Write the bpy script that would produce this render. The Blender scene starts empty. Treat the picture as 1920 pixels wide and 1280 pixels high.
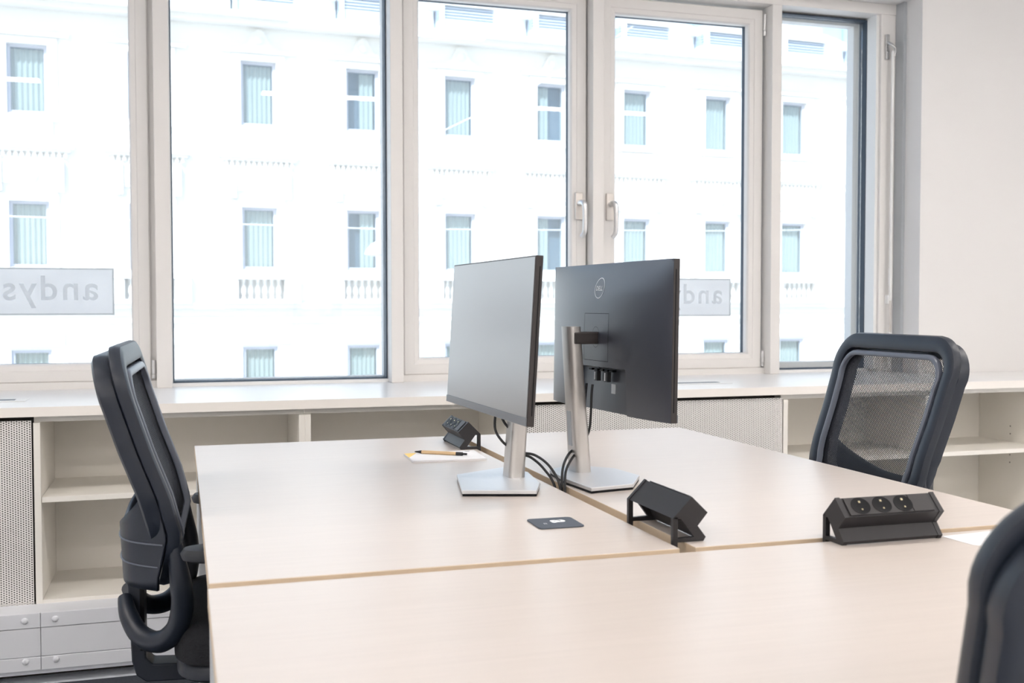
import bpy, bmesh, math, random
from mathutils import Vector, Matrix
random.seed(7)
PI = math.pi
scene = bpy.context.scene
COL = scene.collection

# ---------------------------------------------------------------- camera
F_PX = 2019.114
CAM = Vector((-0.03227, -1.46940, 1.11066))
YAW, PITCH, ROLL = -0.29909, -0.03560, -0.00103
fw = Vector((-math.sin(YAW)*math.cos(PITCH), math.cos(YAW)*math.cos(PITCH), math.sin(PITCH)))
r0 = Vector((math.cos(YAW), math.sin(YAW), 0)); u0 = r0.cross(fw)
rr = r0*math.cos(ROLL) + u0*math.sin(ROLL); uu = -r0*math.sin(ROLL) + u0*math.cos(ROLL)
cd = bpy.data.cameras.new('camera'); cam = bpy.data.objects.new('camera', cd); COL.objects.link(cam)
cd.sensor_width = 36; cd.lens = F_PX/1920*36; cd.clip_start = .02; cd.clip_end = 300
cam.matrix_world = Matrix(((rr.x, uu.x, -fw.x, CAM.x), (rr.y, uu.y, -fw.y, CAM.y), (rr.z, uu.z, -fw.z, CAM.z), (0, 0, 0, 1)))
cd.dof.use_dof = True; cd.dof.focus_distance = 2.45; cd.dof.aperture_fstop = 7.0
scene.camera = cam

# ---------------------------------------------------------------- world, sun, exposure
w = bpy.data.worlds.new('world'); scene.world = w; w.use_nodes = True
nt = w.node_tree; nt.nodes.clear()
out = nt.nodes.new('ShaderNodeOutputWorld'); bg = nt.nodes.new('ShaderNodeBackground')
sky = nt.nodes.new('ShaderNodeTexSky'); sky.sky_type = 'HOSEK_WILKIE'; sky.turbidity = 5.0; sky.ground_albedo = .5
sky.sun_direction = Vector((-.35, -.62, .70)).normalized()
hs = nt.nodes.new('ShaderNodeHueSaturation'); hs.inputs['Saturation'].default_value = .9
nt.links.new(sky.outputs[0], hs.inputs['Color']); nt.links.new(hs.outputs[0], bg.inputs[0]); nt.links.new(bg.outputs[0], out.inputs[0])
bg.inputs[1].default_value = 4.0
sd = bpy.data.lights.new('sun', 'SUN'); sd.energy = 4.3; sd.angle = .01; sd.color = (.86, .93, 1.0)
sun = bpy.data.objects.new('sun', sd); COL.objects.link(sun)
sun.rotation_euler = Vector((-.35, -.62, .70)).to_track_quat('Z', 'Y').to_euler()
vs = scene.view_settings
vs.view_transform = 'Standard'; vs.look = 'None'; vs.gamma = 1; vs.use_curve_mapping = False
vs.exposure = 0.98

# ---------------------------------------------------------------- helpers
MATS = {}
def mat(name, col, rough=.5, metal=0., spec=.5, emit=None, noise=None, bump=0., bscale=200., coat=0.):
    m = bpy.data.materials.new(name); m.use_nodes = True
    n = m.node_tree; b = n.nodes['Principled BSDF']
    b.inputs['Base Color'].default_value = (*col, 1); b.inputs['Roughness'].default_value = rough
    b.inputs['Metallic'].default_value = metal; b.inputs['Specular IOR Level'].default_value = spec
    if coat: b.inputs['Coat Weight'].default_value = coat; b.inputs['Coat Roughness'].default_value = .3
    if emit: b.inputs['Emission Color'].default_value = (*emit[:3], 1); b.inputs['Emission Strength'].default_value = emit[3]
    if noise or bump:
        tc = n.nodes.new('ShaderNodeTexCoord'); mp = n.nodes.new('ShaderNodeMapping')
        n.links.new(tc.outputs['Object'], mp.inputs[0])
        nz = n.nodes.new('ShaderNodeTexNoise'); n.links.new(mp.outputs[0], nz.inputs['Vector'])
        nz.inputs['Scale'].default_value = bscale; nz.inputs['Detail'].default_value = 4
        if noise:
            sc, amt, st = noise            # stretch vector, amount, scale
            mp.inputs['Scale'].default_value = sc; nz.inputs['Scale'].default_value = st
            mx = n.nodes.new('ShaderNodeMixRGB'); mx.blend_type = 'MIX'
            mx.inputs[1].default_value = (*col, 1); mx.inputs[2].default_value = (*[c*(1-amt) for c in col], 1)
            n.links.new(nz.outputs['Fac'], mx.inputs[0]); n.links.new(mx.outputs[0], b.inputs['Base Color'])
        if bump:
            bp = n.nodes.new('ShaderNodeBump'); bp.inputs['Strength'].default_value = bump; bp.inputs['Distance'].default_value = .002
            n.links.new(nz.outputs['Fac'], bp.inputs['Height']); n.links.new(bp.outputs[0], b.inputs['Normal'])
    MATS[name] = m; return m

def glass_mat(name, tint, refl=.06, extra=None):
    m = bpy.data.materials.new(name); m.use_nodes = True; n = m.node_tree; n.nodes.clear()
    o = n.nodes.new('ShaderNodeOutputMaterial'); mx = n.nodes.new('ShaderNodeMixShader')
    t = n.nodes.new('ShaderNodeBsdfTransparent'); t.inputs[0].default_value = (*tint, 1)
    g = n.nodes.new('ShaderNodeBsdfGlossy'); g.inputs['Roughness'].default_value = .0
    lw = n.nodes.new('ShaderNodeLayerWeight'); lw.inputs[0].default_value = .25
    mul = n.nodes.new('ShaderNodeMath'); mul.operation = 'MULTIPLY_ADD'; mul.inputs[1].default_value = .25; mul.inputs[2].default_value = refl
    n.links.new(lw.outputs['Fresnel'], mul.inputs[0]); n.links.new(mul.outputs[0], mx.inputs[0])
    src = t.outputs[0]
    if extra:                      # translucent share puts a veiling-glare haze into the pane, lifting the darks outside
        hz = n.nodes.new('ShaderNodeMixShader'); hz.inputs[0].default_value = extra
        tl = n.nodes.new('ShaderNodeBsdfTranslucent'); tl.inputs[0].default_value = (.95, .95, .95, 1)
        n.links.new(t.outputs[0], hz.inputs[1]); n.links.new(tl.outputs[0], hz.inputs[2]); src = hz.outputs[0]
    n.links.new(src, mx.inputs[1]); n.links.new(g.outputs[0], mx.inputs[2]); n.links.new(mx.outputs[0], o.inputs[0])
    MATS[name] = m; return m

def film_mat(name, col, alpha):
    m = bpy.data.materials.new(name); m.use_nodes = True; n = m.node_tree; n.nodes.clear()
    o = n.nodes.new('ShaderNodeOutputMaterial'); mx = n.nodes.new('ShaderNodeMixShader'); mx.inputs[0].default_value = alpha
    t = n.nodes.new('ShaderNodeBsdfTransparent')
    ad = n.nodes.new('ShaderNodeAddShader')
    d = n.nodes.new('ShaderNodeBsdfDiffuse'); d.inputs[0].default_value = (*[c*.5 for c in col], 1)
    tl = n.nodes.new('ShaderNodeBsdfTranslucent'); tl.inputs[0].default_value = (*[c*.5 for c in col], 1)
    n.links.new(d.outputs[0], ad.inputs[0]); n.links.new(tl.outputs[0], ad.inputs[1])
    n.links.new(t.outputs[0], mx.inputs[1]); n.links.new(ad.outputs[0], mx.inputs[2]); n.links.new(mx.outputs[0], o.inputs[0])
    MATS[name] = m; return m

def perf_mat(name, col, pitch_u, pitch_v, rad, rough=.5, metal=0., hole='transparent'):
    """staggered round holes from UV (metres): a second grid is offset by half a pitch"""
    m = bpy.data.materials.new(name); m.use_nodes = True; n = m.node_tree
    b = n.nodes['Principled BSDF']; b.inputs['Base Color'].default_value = (*col, 1); b.inputs['Roughness'].default_value = rough; b.inputs['Metallic'].default_value = metal
    o = n.nodes['Material Output']; uv = n.nodes.new('ShaderNodeUVMap'); sep = n.nodes.new('ShaderNodeSeparateXYZ'); n.links.new(uv.outputs[0], sep.inputs[0])
    def math_(op, a, bb=None, c=None):
        k = n.nodes.new('ShaderNodeMath'); k.operation = op
        for i, v in enumerate((a, bb, c)):
            if v is None: continue
            if isinstance(v, (int, float)): k.inputs[i].default_value = v
            else: n.links.new(v, k.inputs[i])
        return k.outputs[0]
    def dist(off):
        ds = []
        for ax, pt in ((0, pitch_u), (1, pitch_v)):
            a = math_('MULTIPLY_ADD', sep.outputs[ax], 1/pt, off+1000)
            fr = math_('FRACT', a); fr = math_('SUBTRACT', fr, .5); fr = math_('MULTIPLY', fr, pt); ds.append(math_('MULTIPLY', fr, fr))
        return math_('ADD', ds[0], ds[1])
    d = math_('MINIMUM', dist(0.), dist(.5))
    hole_f = math_('LESS_THAN', d, rad*rad)
    mx = n.nodes.new('ShaderNodeMixShader'); t = n.nodes.new('ShaderNodeBsdfTransparent')
    n.links.new(hole_f, mx.inputs[0]); n.links.new(b.outputs[0], mx.inputs[1]); n.links.new(t.outputs[0], mx.inputs[2]); n.links.new(mx.outputs[0], o.inputs[0])
    MATS[name] = m; return m

def spline(pts, rads, k=6):
    P = [Vector(q) for q in pts]; o_, r_ = [], []
    for i in range(len(P)-1):
        p0, p1, p2, p3 = P[max(i-1, 0)], P[i], P[i+1], P[min(i+2, len(P)-1)]
        for j in range(k):
            u_ = j/k; o_.append(.5*((2*p1)+(p2-p0)*u_+(2*p0-5*p1+4*p2-p3)*u_*u_+(3*p1-p0-3*p2+p3)*u_**3)); r_.append(rads[i]+(rads[i+1]-rads[i])*u_)
    return o_+[P[-1]], r_+[rads[-1]]

class MB:
    def __init__(s): s.v = []; s.f = []; s.mi = []; s.uv = {}
    def add(s, verts, faces, mi=0):
        b = len(s.v); s.v += [tuple(x) for x in verts]
        for f in faces: s.f.append([b+i for i in f]); s.mi.append(mi)
        return s
    def box(s, x0, x1, y0, y1, z0, z1, mi=0):
        v = [(x, y, z) for z in (z0, z1) for y in (y0, y1) for x in (x0, x1)]
        return s.add(v, [(0, 2, 3, 1), (4, 5, 7, 6), (0, 1, 5, 4), (2, 6, 7, 3), (0, 4, 6, 2), (1, 3, 7, 5)], mi)
    def prism(s, poly, h0, h1, axis='z', mi=0):
        """poly of 2D points extruded along axis; (a,b)->axis z:(a,b,h) y:(a,h,b) x:(h,a,b)"""
        def P(a, b, h): return {'z': (a, b, h), 'y': (a, h, b), 'x': (h, a, b)}[axis]
        n = len(poly); v = [P(a, b, h0) for a, b in poly] + [P(a, b, h1) for a, b in poly]
        fs = [list(range(n))[::-1], list(range(n, 2*n))] + [(i, (i+1) % n, n+(i+1) % n, n+i) for i in range(n)]
        return s.add(v, fs, mi)
    def tube(s, path, rad, seg=8, mi=0, closed=False, flat=1.):
        path = [Vector(p) for p in path]; n = len(path); rads = rad if isinstance(rad, (list, tuple)) else [rad]*n
        v = []; fs = []; up = None
        for i, p in enumerate(path):
            if closed: t = (path[(i+1) % n]-path[i-1])
            else: t = (path[min(i+1, n-1)]-path[max(i-1, 0)])
            t.normalize()
            if up is None: up = Vector((0, 0, 1)) if abs(t.z) < .9 else Vector((0, 1, 0))
            a = t.cross(up)
            if a.length < 1e-4: a = t.cross(Vector((1, 0, 0)))
            a.normalize(); b = a.cross(t); up = b
            for k in range(seg):
                an = 2*PI*k/seg; v.append(p+(a*math.cos(an)*flat+b*math.sin(an))*rads[i])
        m = n if closed else n-1
        for i in range(m):
            for k in range(seg):
                j = (i+1) % n; fs.append((i*seg+k, i*seg+(k+1) % seg, j*seg+(k+1) % seg, j*seg+k))
        if not closed: fs += [list(range(seg))[::-1], [(n-1)*seg+k for k in range(seg)]]
        return s.add(v, fs, mi)
    def lathe(s, prof, c=(0, 0, 0), seg=20, axis='z', mi=0):
        v = []; fs = []; n = len(prof)
        for r_, h in prof:
            for k in range(seg):
                a = 2*PI*k/seg; x, y = r_*math.cos(a), r_*math.sin(a)
                v.append({'z': (c[0]+x, c[1]+y, c[2]+h), 'y': (c[0]+x, c[1]+h, c[2]+y), 'x': (c[0]+h, c[1]+x, c[2]+y)}[axis])
        for i in range(n-1):
            for k in range(seg): fs.append((i*seg+k, i*seg+(k+1) % seg, (i+1)*seg+(k+1) % seg, (i+1)*seg+k))
        fs += [list(range(seg))[::-1], [(n-1)*seg+k for k in range(seg)]]
        return s.add(v, fs, mi)
    def grid(s, fn, nu, nv, mi=0, closed_u=False):
        v = [fn(i/nu, j/nv) for j in range(nv+1) for i in range(nu+(0 if closed_u else 1))]; W = nu if closed_u else nu+1
        fs = [(j*W+i, j*W+(i+1) % W, (j+1)*W+(i+1) % W, (j+1)*W+i) for j in range(nv) for i in range(nu)]
        return s.add(v, fs, mi)
    def build(s, name, mats, parent=None, bevel=0., bseg=2, smooth=False, loc=None, uvfn=None, kind=None):
        me = bpy.data.meshes.new(name); me.from_pydata(s.v, [], s.f)
        mats = mats if isinstance(mats, (list, tuple)) else [mats]
        for m in mats: me.materials.append(MATS[m] if isinstance(m, str) else m)
        for p, i in zip(me.polygons, s.mi): p.material_index = i
        bm = bmesh.new(); bm.from_mesh(me)
        bmesh.ops.recalc_face_normals(bm, faces=bm.faces)
        if bevel: bmesh.ops.bevel(bm, geom=[e for e in bm.edges if e.is_manifold and e.calc_face_angle(0) > .5], offset=bevel, segments=bseg, affect='EDGES', profile=.5)
        bm.to_mesh(me); bm.free()
        if uvfn:
            ul = me.uv_layers.new(name='UVMap')
            for lp in me.loops: ul.data[lp.index].uv = uvfn(me.vertices[lp.vertex_index].co)
        if smooth:
            for p in me.polygons: p.use_smooth = True
            try: me.set_sharp_from_angle(angle=math.radians(40))
            except Exception: pass
        o = bpy.data.objects.new(name, me); COL.objects.link(o)
        if parent: o.parent = parent
        if loc: o.location = loc
        if kind: o['kind'] = kind
        return o

def tag(o, label, cat, group=None):
    o['label'] = label; o['category'] = cat
    if group: o['group'] = group
    return o
def thing(name, label=None, cat=None, loc=(0, 0, 0), rz=0., group=None, kind=None):
    o = bpy.data.objects.new(name, None); COL.objects.link(o); o.empty_display_size = .1
    o.location = loc; o.rotation_euler = (0, 0, rz)
    if label: tag(o, label, cat, group)
    if kind: o['kind'] = kind
    return o
def box(name, x0, x1, y0, y1, z0, z1, m, parent=None, bevel=0., kind=None, **k):
    return MB().box(x0, x1, y0, y1, z0, z1).build(name, m, parent, bevel=bevel, kind=kind, **k)
def copy_tree(o, parent=None):
    c = o.copy(); COL.objects.link(c); c.parent = parent
    for ch in list(o.children): copy_tree(ch, c)
    return c
def text_mesh(body, height_to=None, width_to=None, bold=0., spacing=1.):
    cu = bpy.data.curves.new('lettering', 'FONT'); cu.body = body; cu.size = 1; cu.extrude = 0; cu.offset = bold; cu.space_character = spacing
    t = bpy.data.objects.new('lettering', cu); COL.objects.link(t)
    dg = bpy.context.evaluated_depsgraph_get(); dg.update()
    me = bpy.data.meshes.new_from_object(t.evaluated_get(dg)); bpy.data.objects.remove(t)
    xs = [v.co.x for v in me.vertices]; ys = [v.co.y for v in me.vertices]
    k = (width_to/(max(xs)-min(xs))) if width_to else height_to/(max(ys)-min(ys))
    pts = [((v.co.x-min(xs))*k, (v.co.y)*k) for v in me.vertices]
    return pts, [list(p.vertices) for p in me.polygons], (max(xs)-min(xs))*k
def text_obj(name, body, m, parent, fn, **k):
    pts, fs, wd = text_mesh(body, **k)
    mb = MB(); mb.add([fn(a, b) for a, b in pts], fs)
    return mb.build(name, m, parent)

# ---------------------------------------------------------------- materials
mat('wall_paint', (.80, .79, .785), .9, bump=.05, bscale=300)
mat('reveal_paint', (.84, .85, .87), .8)
mat('ceiling_paint', (.9, .9, .89), .9)
mat('floor_vinyl', (.74, .77, .82), .35)
mat('frame_paint', (.80, .78, .76), .42)
mat('frame_metal', (.52, .55, .58), .4, metal=.3)
mat('gasket', (.045, .065, .095), .55)
mat('handle_alu', (.78, .78, .78), .28, metal=.85)
mat('rosette', (.70, .66, .62), .35, metal=.5)
mat('white_plastic', (.86, .86, .85), .4)
mat('worktop_white', (.86, .855, .85), .28, noise=((2, 30, 30), .03, 6))
mat('worktop_edge', (.92, .88, .83), .45)
mat('shelf_board', (.90, .87, .81), .5, noise=((3, 30, 30), .04, 5))
mat('shelf_back', (.86, .83, .77), .6)
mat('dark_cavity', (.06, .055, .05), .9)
mat('duct_white', (.80, .82, .87), .45)
perf_mat('perforated', (.88, .86, .83), .0142, .0070, .0021, rough=.5)
mat('desk_top', (.64, .575, .53), .33, noise=((2.2, 45, 45), .12, 3.2))
mat('desk_edge', (.78, .63, .46), .5, noise=((4, 60, 60), .12, 4))
mat('desk_metal', (.62, .64, .66), .4, metal=.3)
mat('black_plastic', (.022, .023, .027), .42, bump=.15, bscale=900)
mat('black_soft', (.03, .033, .04), .5)
mat('chair_plastic', (.011, .016, .028), .40, spec=.55, bump=.1, bscale=900)
mat('chair_trim', (.10, .115, .15), .36, spec=.7)
mat('seat_fabric', (.012, .013, .017), .9, bump=.8, bscale=350)
perf_mat('chair_mesh', (.018, .021, .030), .0064, .0064, .00152, rough=.6)
mat('chrome', (.6, .6, .6), .2, metal=1)
mat('screen_panel', (.19, .195, .205), .28, spec=1., coat=1.)
mat('monitor_black', (.036, .042, .060), .44, spec=1., coat=.6, bump=.05, bscale=1200)
mat('monitor_edge', (.035, .03, .03), .4)
mat('chin_grey', (.20, .21, .23), .35, metal=.4)
mat('stand_silver', (.62, .60, .58), .33, metal=.75)
mat('base_silver', (.70, .71, .73), .4, metal=.55, noise=((60, 2, 2), .06, 8))
mat('logo_white', (.85, .87, .9), .4)
mat('cable_black', (.015, .015, .017), .5)
mat('socket_panel', (.035, .033, .035), .5)
mat('socket_black', (.004, .0045, .006), .5, spec=.2)
mat('brass', (.85, .75, .5), .3, metal=.9)
mat('power_box', (.022, .021, .024), .48, spec=.5, bump=.1, bscale=1200)
mat('paper', (.88, .88, .90), .8)
mat('paper_yellow', (.93, .66, .22), .8)
mat('pen_kraft', (.66, .47, .27), .7)
mat('coaster_navy', (.075, .09, .115), .7)
mat('rug', (.055, .065, .085), 1., noise=((1, 1, 1), .75, 160), bump=1., bscale=160)
mat('facade_white', (.83, .82, .80), .9)
mat('facade_trim', (.80, .78, .755), .9)
mat('facade_frame', (.52, .54, .62), .6)
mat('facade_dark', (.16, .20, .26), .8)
mat('facade_curtain', (.53, .515, .49), .9)
mat('roof_blue', (.44, .52, .64), .5)
mat('roof_glass', (.42, .58, .68), .15)
mat('roof_white', (.85, .86, .88), .6)
mat('roof_pale', (.58, .66, .70), .3)
mat('street_grey', (.42, .42, .43), .9)
mat('pier_stone', (.86, .85, .84), .9, noise=((1, 1, 1), .35, 90))
glass_mat('window_glass', (.97, .985, .985), .03, .07)
glass_mat('far_glass', (.90, .955, .965), .06)
film_mat('frosted_film', (.86, .87, .88), .80)
film_mat('film_border', (.74, .77, .78), .6)
film_mat('film_text', (.66, .67, .69), .42)
mat('lamp_diffuser', (1, 1, 1), .5, emit=(1, .93, .87, 19.5))

# ================================================================ SETTING: room shell
WY = 2.64            # front of the window mullions
ZS = .803            # top of the sill worktop
ZT = 2.384           # underside of the window header
CEIL = 2.80
XL, XR, YB = -3.4, 4.6, -4.2
box('floor', XL-.2, XR+.2, YB-.2, 3.0, -.12, 0, 'floor_vinyl', kind='structure')
box('ceiling', XL-.2, XR+.2, YB-.2, 3.0, CEIL, CEIL+.15, 'ceiling_paint', kind='structure')
box('wall_left', XL-.2, XL, YB, 2.48, 0, CEIL, 'wall_paint', kind='structure')
box('wall_right', XR, XR+.2, YB, 2.48, 0, CEIL, 'wall_paint', kind='structure')
box('wall_back', XL-.2, XR+.2, YB-.2, YB, 0, CEIL, 'wall_paint', kind='structure')
mb = MB(); mb.box(3.035, XR+.2, 2.48, 3.0, 0, CEIL)                      # pier right of the windows
mb.box(XL-.2, -2.6, 2.48, 3.0, 0, CEIL)                                  # left of the windows
mb.box(-2.6, 3.035, 2.48, 3.0, 2.43, CEIL)                               # lintel
mb.box(-2.6, 3.035, 2.62, 3.0, 0, .79)                                   # parapet
mb.build('wall_window', 'wall_paint', kind='structure')
box('trim_1', 3.020, 3.0349, 2.585, 2.66, ZS, 2.43, 'frame_metal', kind='structure')

# windows ---------------------------------------------------------
def ring(mb, x0, x1, z0, z1, prof, mi=0):
    """mitred frame: prof = list of (inset, y) from the outer rim inwards, closed loop of 4 corners"""
    n = len(prof); v = []
    for (ins, y) in prof:
        v += [(x0+ins, y, z0+ins), (x1-ins, y, z0+ins), (x1-ins, y, z1-ins), (x0+ins, y, z1-ins)]
    fs = []
    for i in range(n):
        j = (i+1) % n
        for k in range(4):
            l = (k+1) % 4; fs.append((i*4+k, i*4+l, j*4+l, j*4+k))
    return mb.add(v, fs, mi)
SASH = [(0, 2.70), (.004, 2.696), (.040, 2.696), (.043, 2.700), (.060, 2.703), (.066, 2.712), (.066, 2.765), (0, 2.765)]
GY = 2.752
def casement(parent, x0, x1, z0, z1):
    ring(MB(), x0, x1, z0, z1, SASH).build('sash', 'frame_paint', parent)
    ring(MB(), x0+.062, x1-.062, z0+.062, z1-.062, [(0, 2.712), (.0035, 2.714), (.0045, 2.760), (0, 2.760)]).build('gasket', 'gasket', parent)
    MB().box(x0+.064, x1-.064, GY, GY+.006, z0+.064, z1-.064).build('pane', 'window_glass', parent)
def fixed(parent, x0, x1, z0, z1, of=.012):
    ring(MB(), x0, x1, z0, z1, [(0, 2.722), (.003, 2.724), (.0045, 2.775), (0, 2.775)]).build('gasket', 'gasket', parent)
    ring(MB(), x0-.01, x1+.01, z0-.005, z1+.02, [(0, 2.79), (of, 2.79), (of, 2.84), (0, 2.84)]).build('outer_frame', 'frame_paint', parent)
    MB().box(x0+.004, x1-.004, GY, GY+.006, z0+.004, z1-.004).build('pane', 'window_glass', parent)
def hinge(parent, x, z0, z1, y=2.692):
    h = MB().lathe([(.0075, 0), (.0075, (z1-z0)*.22)], (x, y, z0), 12).build('hinge', 'handle_alu', parent, smooth=True)
    MB().lathe([(.0075, (z1-z0)*.25), (.0075, z1-z0)], (x, y, z0), 12).build('hinge_knuckle', 'handle_alu', h, smooth=True)
def handle(parent, x, z):
    b = MB().box(x-.0165, x+.0165, 2.684, 2.697, z-.056, z+.056).build('handle_plate', 'rosette', parent, bevel=.003)
    mb = MB(); mb.tube(*spline([(x+.002, 2.690, z+.012), (x+.002, 2.655, z+.012), (x+.004, 2.640, z+.006), (x+.006, 2.635, z-.012), (x+.006, 2.636, z-.085), (x+.004, 2.642, z-.115), (x-.004, 2.652, z-.128)], [.013, .012, .0115, .0105, .0095, .0095, .009], 3), 12)
    mb.build('handle_lever', 'handle_alu', b, smooth=True)
def mullion(parent, x0, x1, name='mullion', y0=WY):
    MB().box(x0, x1, y0, 2.84, ZS, ZT).build(name, 'frame_paint', parent, bevel=.0025)

ZC0, ZC1 = .828, 2.372
w1 = thing('window_1', kind='structure')
casement(w1, -.93, -.1345, ZC0, ZC1); hinge(w1, -.126, .836, .903)
box('frame_bottom', -.95, -.115, 2.690, 2.84, ZS, .828, 'frame_paint', w1)
box('frame_side', -.1345, -.115, 2.712, 2.84, ZS, ZT, 'frame_paint', w1)
mullion(w1, -.115, -.060)
w2 = thing('window_2', kind='structure')
fixed(w2, -.058, .746, .816, 2.376); box('frame_bottom', -.060, .748, 2.700, 2.84, ZS, .815, 'white_plastic', w2)
mullion(w2, .748, .796)
w3 = thing('window_3', kind='structure')
casement(w3, .808, 1.573, ZC0, ZC1); casement(w3, 1.640, 2.389, ZC0, ZC1)
box('frame_bottom', .796, 2.401, 2.690, 2.84, ZS, .828, 'frame_paint', w3)
mullion(w3, 1.580, 1.629, 'centre_post'); mullion(w3, 2.401, 2.448)
handle(w3, 1.538, 1.508); handle(w3, 1.675, 1.508)
hinge(w3, 2.394, .836, .903); hinge(w3, 2.394, 2.262, 2.352)
w4 = thing('window_4', kind='structure')
fixed(w4, 2.450, 2.930, .816, 2.376, .034); box('frame_bottom', 2.448, 2.945, 2.700, 2.84, ZS, .815, 'white_plastic', w4)
box('frame_liner', 2.930, 2.945, 2.655, 2.84, .815, ZT, 'white_plastic', w4)
mullion(w4, 2.945, 3.020)
w5 = thing('window_5', kind='structure')                                  # goes on past the frame
fixed(w5, -1.76, -.985, .816, 2.376); box('frame_bottom', -1.78, -.97, 2.700, 2.84, ZS, .815, 'white_plastic', w5); mullion(w5, -.985, -.93); mullion(w5, -1.82, -1.76)
w6 = thing('window_6', kind='structure')
casement(w6, -2.585, -1.835, ZC0, ZC1); box('frame_bottom', -2.6, -1.82, 2.690, 2.84, ZS, .828, 'frame_paint', w6)
MB().box(-2.6, 3.034, WY, 2.84, ZT, 2.43).build('trim_2', 'frame_paint', bevel=.002, kind='structure')
MB().box(-2.6, 3.034, 2.84, 3.0, .70, .81).build('trim_3', 'frame_metal', kind='structure')

# lettered films on the glass (they read from the street)
def film(x0, x1, z0, z1, body, xa, width, label, lx=None):
    t = thing('window_film', label, 'window film', ((x0+x1)/2, GY-.002, z0), group=None)
    ox, oz = (x0+x1)/2, z0
    MB().box(x0-ox, x1-ox, -.0006, .0006, 0, z1-z0).build('film_sheet', 'frosted_film', t)
    b = .006; mb = MB()
    for a in ((x0, x1, z0, z0+b), (x0, x1, z1-b, z1), (x0, x0+b, z0+b, z1-b), (x1-b, x1, z0+b, z1-b)):
        mb.box(a[0]-ox, a[1]-ox, -.0016, -.0008, a[2]-oz, a[3]-oz)
    mb.build('film_border', 'film_border', t)
    text_obj('lettering', body, 'film_text', t, lambda a, c: (xa-a-ox, -.0019, c+.056), width_to=width, bold=.012, spacing=1.16)
    return t
film(-.86, -.262, 1.069, 1.240, 'andys', -.318, .318, 'frosted film strip with mirrored grey lettering on the hinged pane beside the perforated panel')
film(1.716, 2.268, 1.053, 1.216, 'andys', 2.226, .304, 'frosted film strip with mirrored grey lettering on the pane behind the logo monitor')

# crank rod on the right post
t = thing('crank_rod', 'white window crank rod hooked to a chrome bracket on the end post', 'crank rod', (2.985, 2.612, .82))
ox, oy, oz = 2.985, 2.612, .82
MB().lathe([(.0075, 0), (.0075, .16)], (0, 0, 0), 12).build('grip', 'white_plastic', t, smooth=True)
MB().lathe([(.0045, .16), (.0045, .30)], (0, 0, 0), 10).build('joint_rod', 'rosette', t, smooth=True)
MB().lathe([(.0065, .30), (.0065, .37), (.0085, .37), (.0085, .44), (.0065, .44), (.0065, 1.40)], (0, 0, 0), 12).build('rod', 'white_plastic', t, smooth=True)
MB().box(-.012, .0, .0, .026, .285, .325).build('clip', 'white_plastic', t, bevel=.003)
b = MB().box(-.024, -.006, .016, .027, 1.365, 1.475).build('bracket', 'chrome', t, bevel=.002)
MB().tube([(-.014, .016, 1.44), (-.008, -.004, 1.425), (.004, -.010, 1.41), (.010, -.004, 1.395), (.008, 0, 1.375)], .006, 10).build('hook', 'chrome', b, smooth=True)

# outside pier of this building, by the last pane
MB().box(3.355, 3.9, 2.95, 3.5, -8, 4.5).build('wall_outside', 'pier_stone', kind='structure')
tag(MB().tube([(3.375, 2.944, 2.7), (3.373, 2.940, 2.1), (3.370, 2.944, 1.75), (3.374, 2.944, 1.55)], .003, 6).build('cable', 'cable_black'), 'thin dark cable running down the stone pier outside', 'cable')

# ================================================================ sill worktop and shelving under the windows
SX0, SX1 = -1.75, 4.0
mb = MB(); mb.box(SX0, SX1, 2.0, 2.478, .774, ZS); mb.box(-2.2, 3.018, 2.478, 2.70, .774, ZS)
wt = mb.build('sill_worktop', ['worktop_white', 'worktop_edge'])
tag(wt, 'long white worktop running under the windows on top of the shelving', 'worktop')
for p in wt.data.polygons:
    if p.normal.y < -.5: p.material_index = 1
for (x0, x1, lab) in ((-1.0, -.50, 'slim ventilation grille let into the worktop above the perforated panel beside the shelves'), (1.35, 1.985, 'slim ventilation grille let into the worktop behind the monitors')):
    t = thing('air_grille', lab, 'air grille', ((x0+x1)/2, 2.26, ZS), group=None)
    h = (x1-x0)/2
    MB().box(-h, h, -.052, .052, .0002, .0022).build('grille_frame', 'white_plastic', t, bevel=.0008)
    MB().box(-h+.035, h-.035, -.017, .017, .0023, .0028).build('slot', 'gasket', t)
FY, BY = 2.015, 2.40
def shelf_unit(x0, x1, label, shelf_z=None, zb=.201, pins=False):
    t = thing('shelf_unit', label, 'shelf unit', ((x0+x1)/2, FY, 0)); ox = (x0+x1)/2
    L = lambda nm, a, b, c, d, e, f, m='shelf_board': MB().box(a-ox, b-ox, c-FY, d-FY, e, f).build(nm, m, t, bevel=.0012)
    L('side_panel', x0, x0+.019, FY, BY, zb, .755); L('side_panel', x1-.019, x1, FY, BY, zb, .755)
    L('back_panel', x0+.019, x1-.019, BY-.012, BY, zb, .755, 'shelf_back')
    L('bottom_board', x0+.019, x1-.019, FY, BY-.012, zb, zb+.019); L('top_rail', x0, x1, FY+.02, BY, .755, .7735)
    if shelf_z: L('shelf', x0+.020, x1-.020, FY+.004, BY-.012, shelf_z, shelf_z+.017)
    if pins:
        for z in (.595, .563, .475, .443):
            MB().lathe([(.0028, 0), (.0028, .0006)], (x1-.0196-ox, .19, z), 8, axis='x').build('pin_hole', 'dark_cavity', t)
    return t
shelf_unit(-.455, .347, 'open shelf unit with one middle shelf, next to the perforated panel and black chair', .513)
shelf_unit(.347, 1.045, 'open shelf unit with plain back standing between shelves and long perforated panel')
shelf_unit(2.088, 2.728, 'open shelf unit behind the chair facing the monitors, right after the long perforated panel', .513)
shelf_unit(2.728, 3.30, 'open shelf unit with pin holes in its side, under the plain wall', .513, pins=True)
shelf_unit(3.30, 3.95, 'last open shelf unit of the row under the plain wall', .513)
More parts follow.
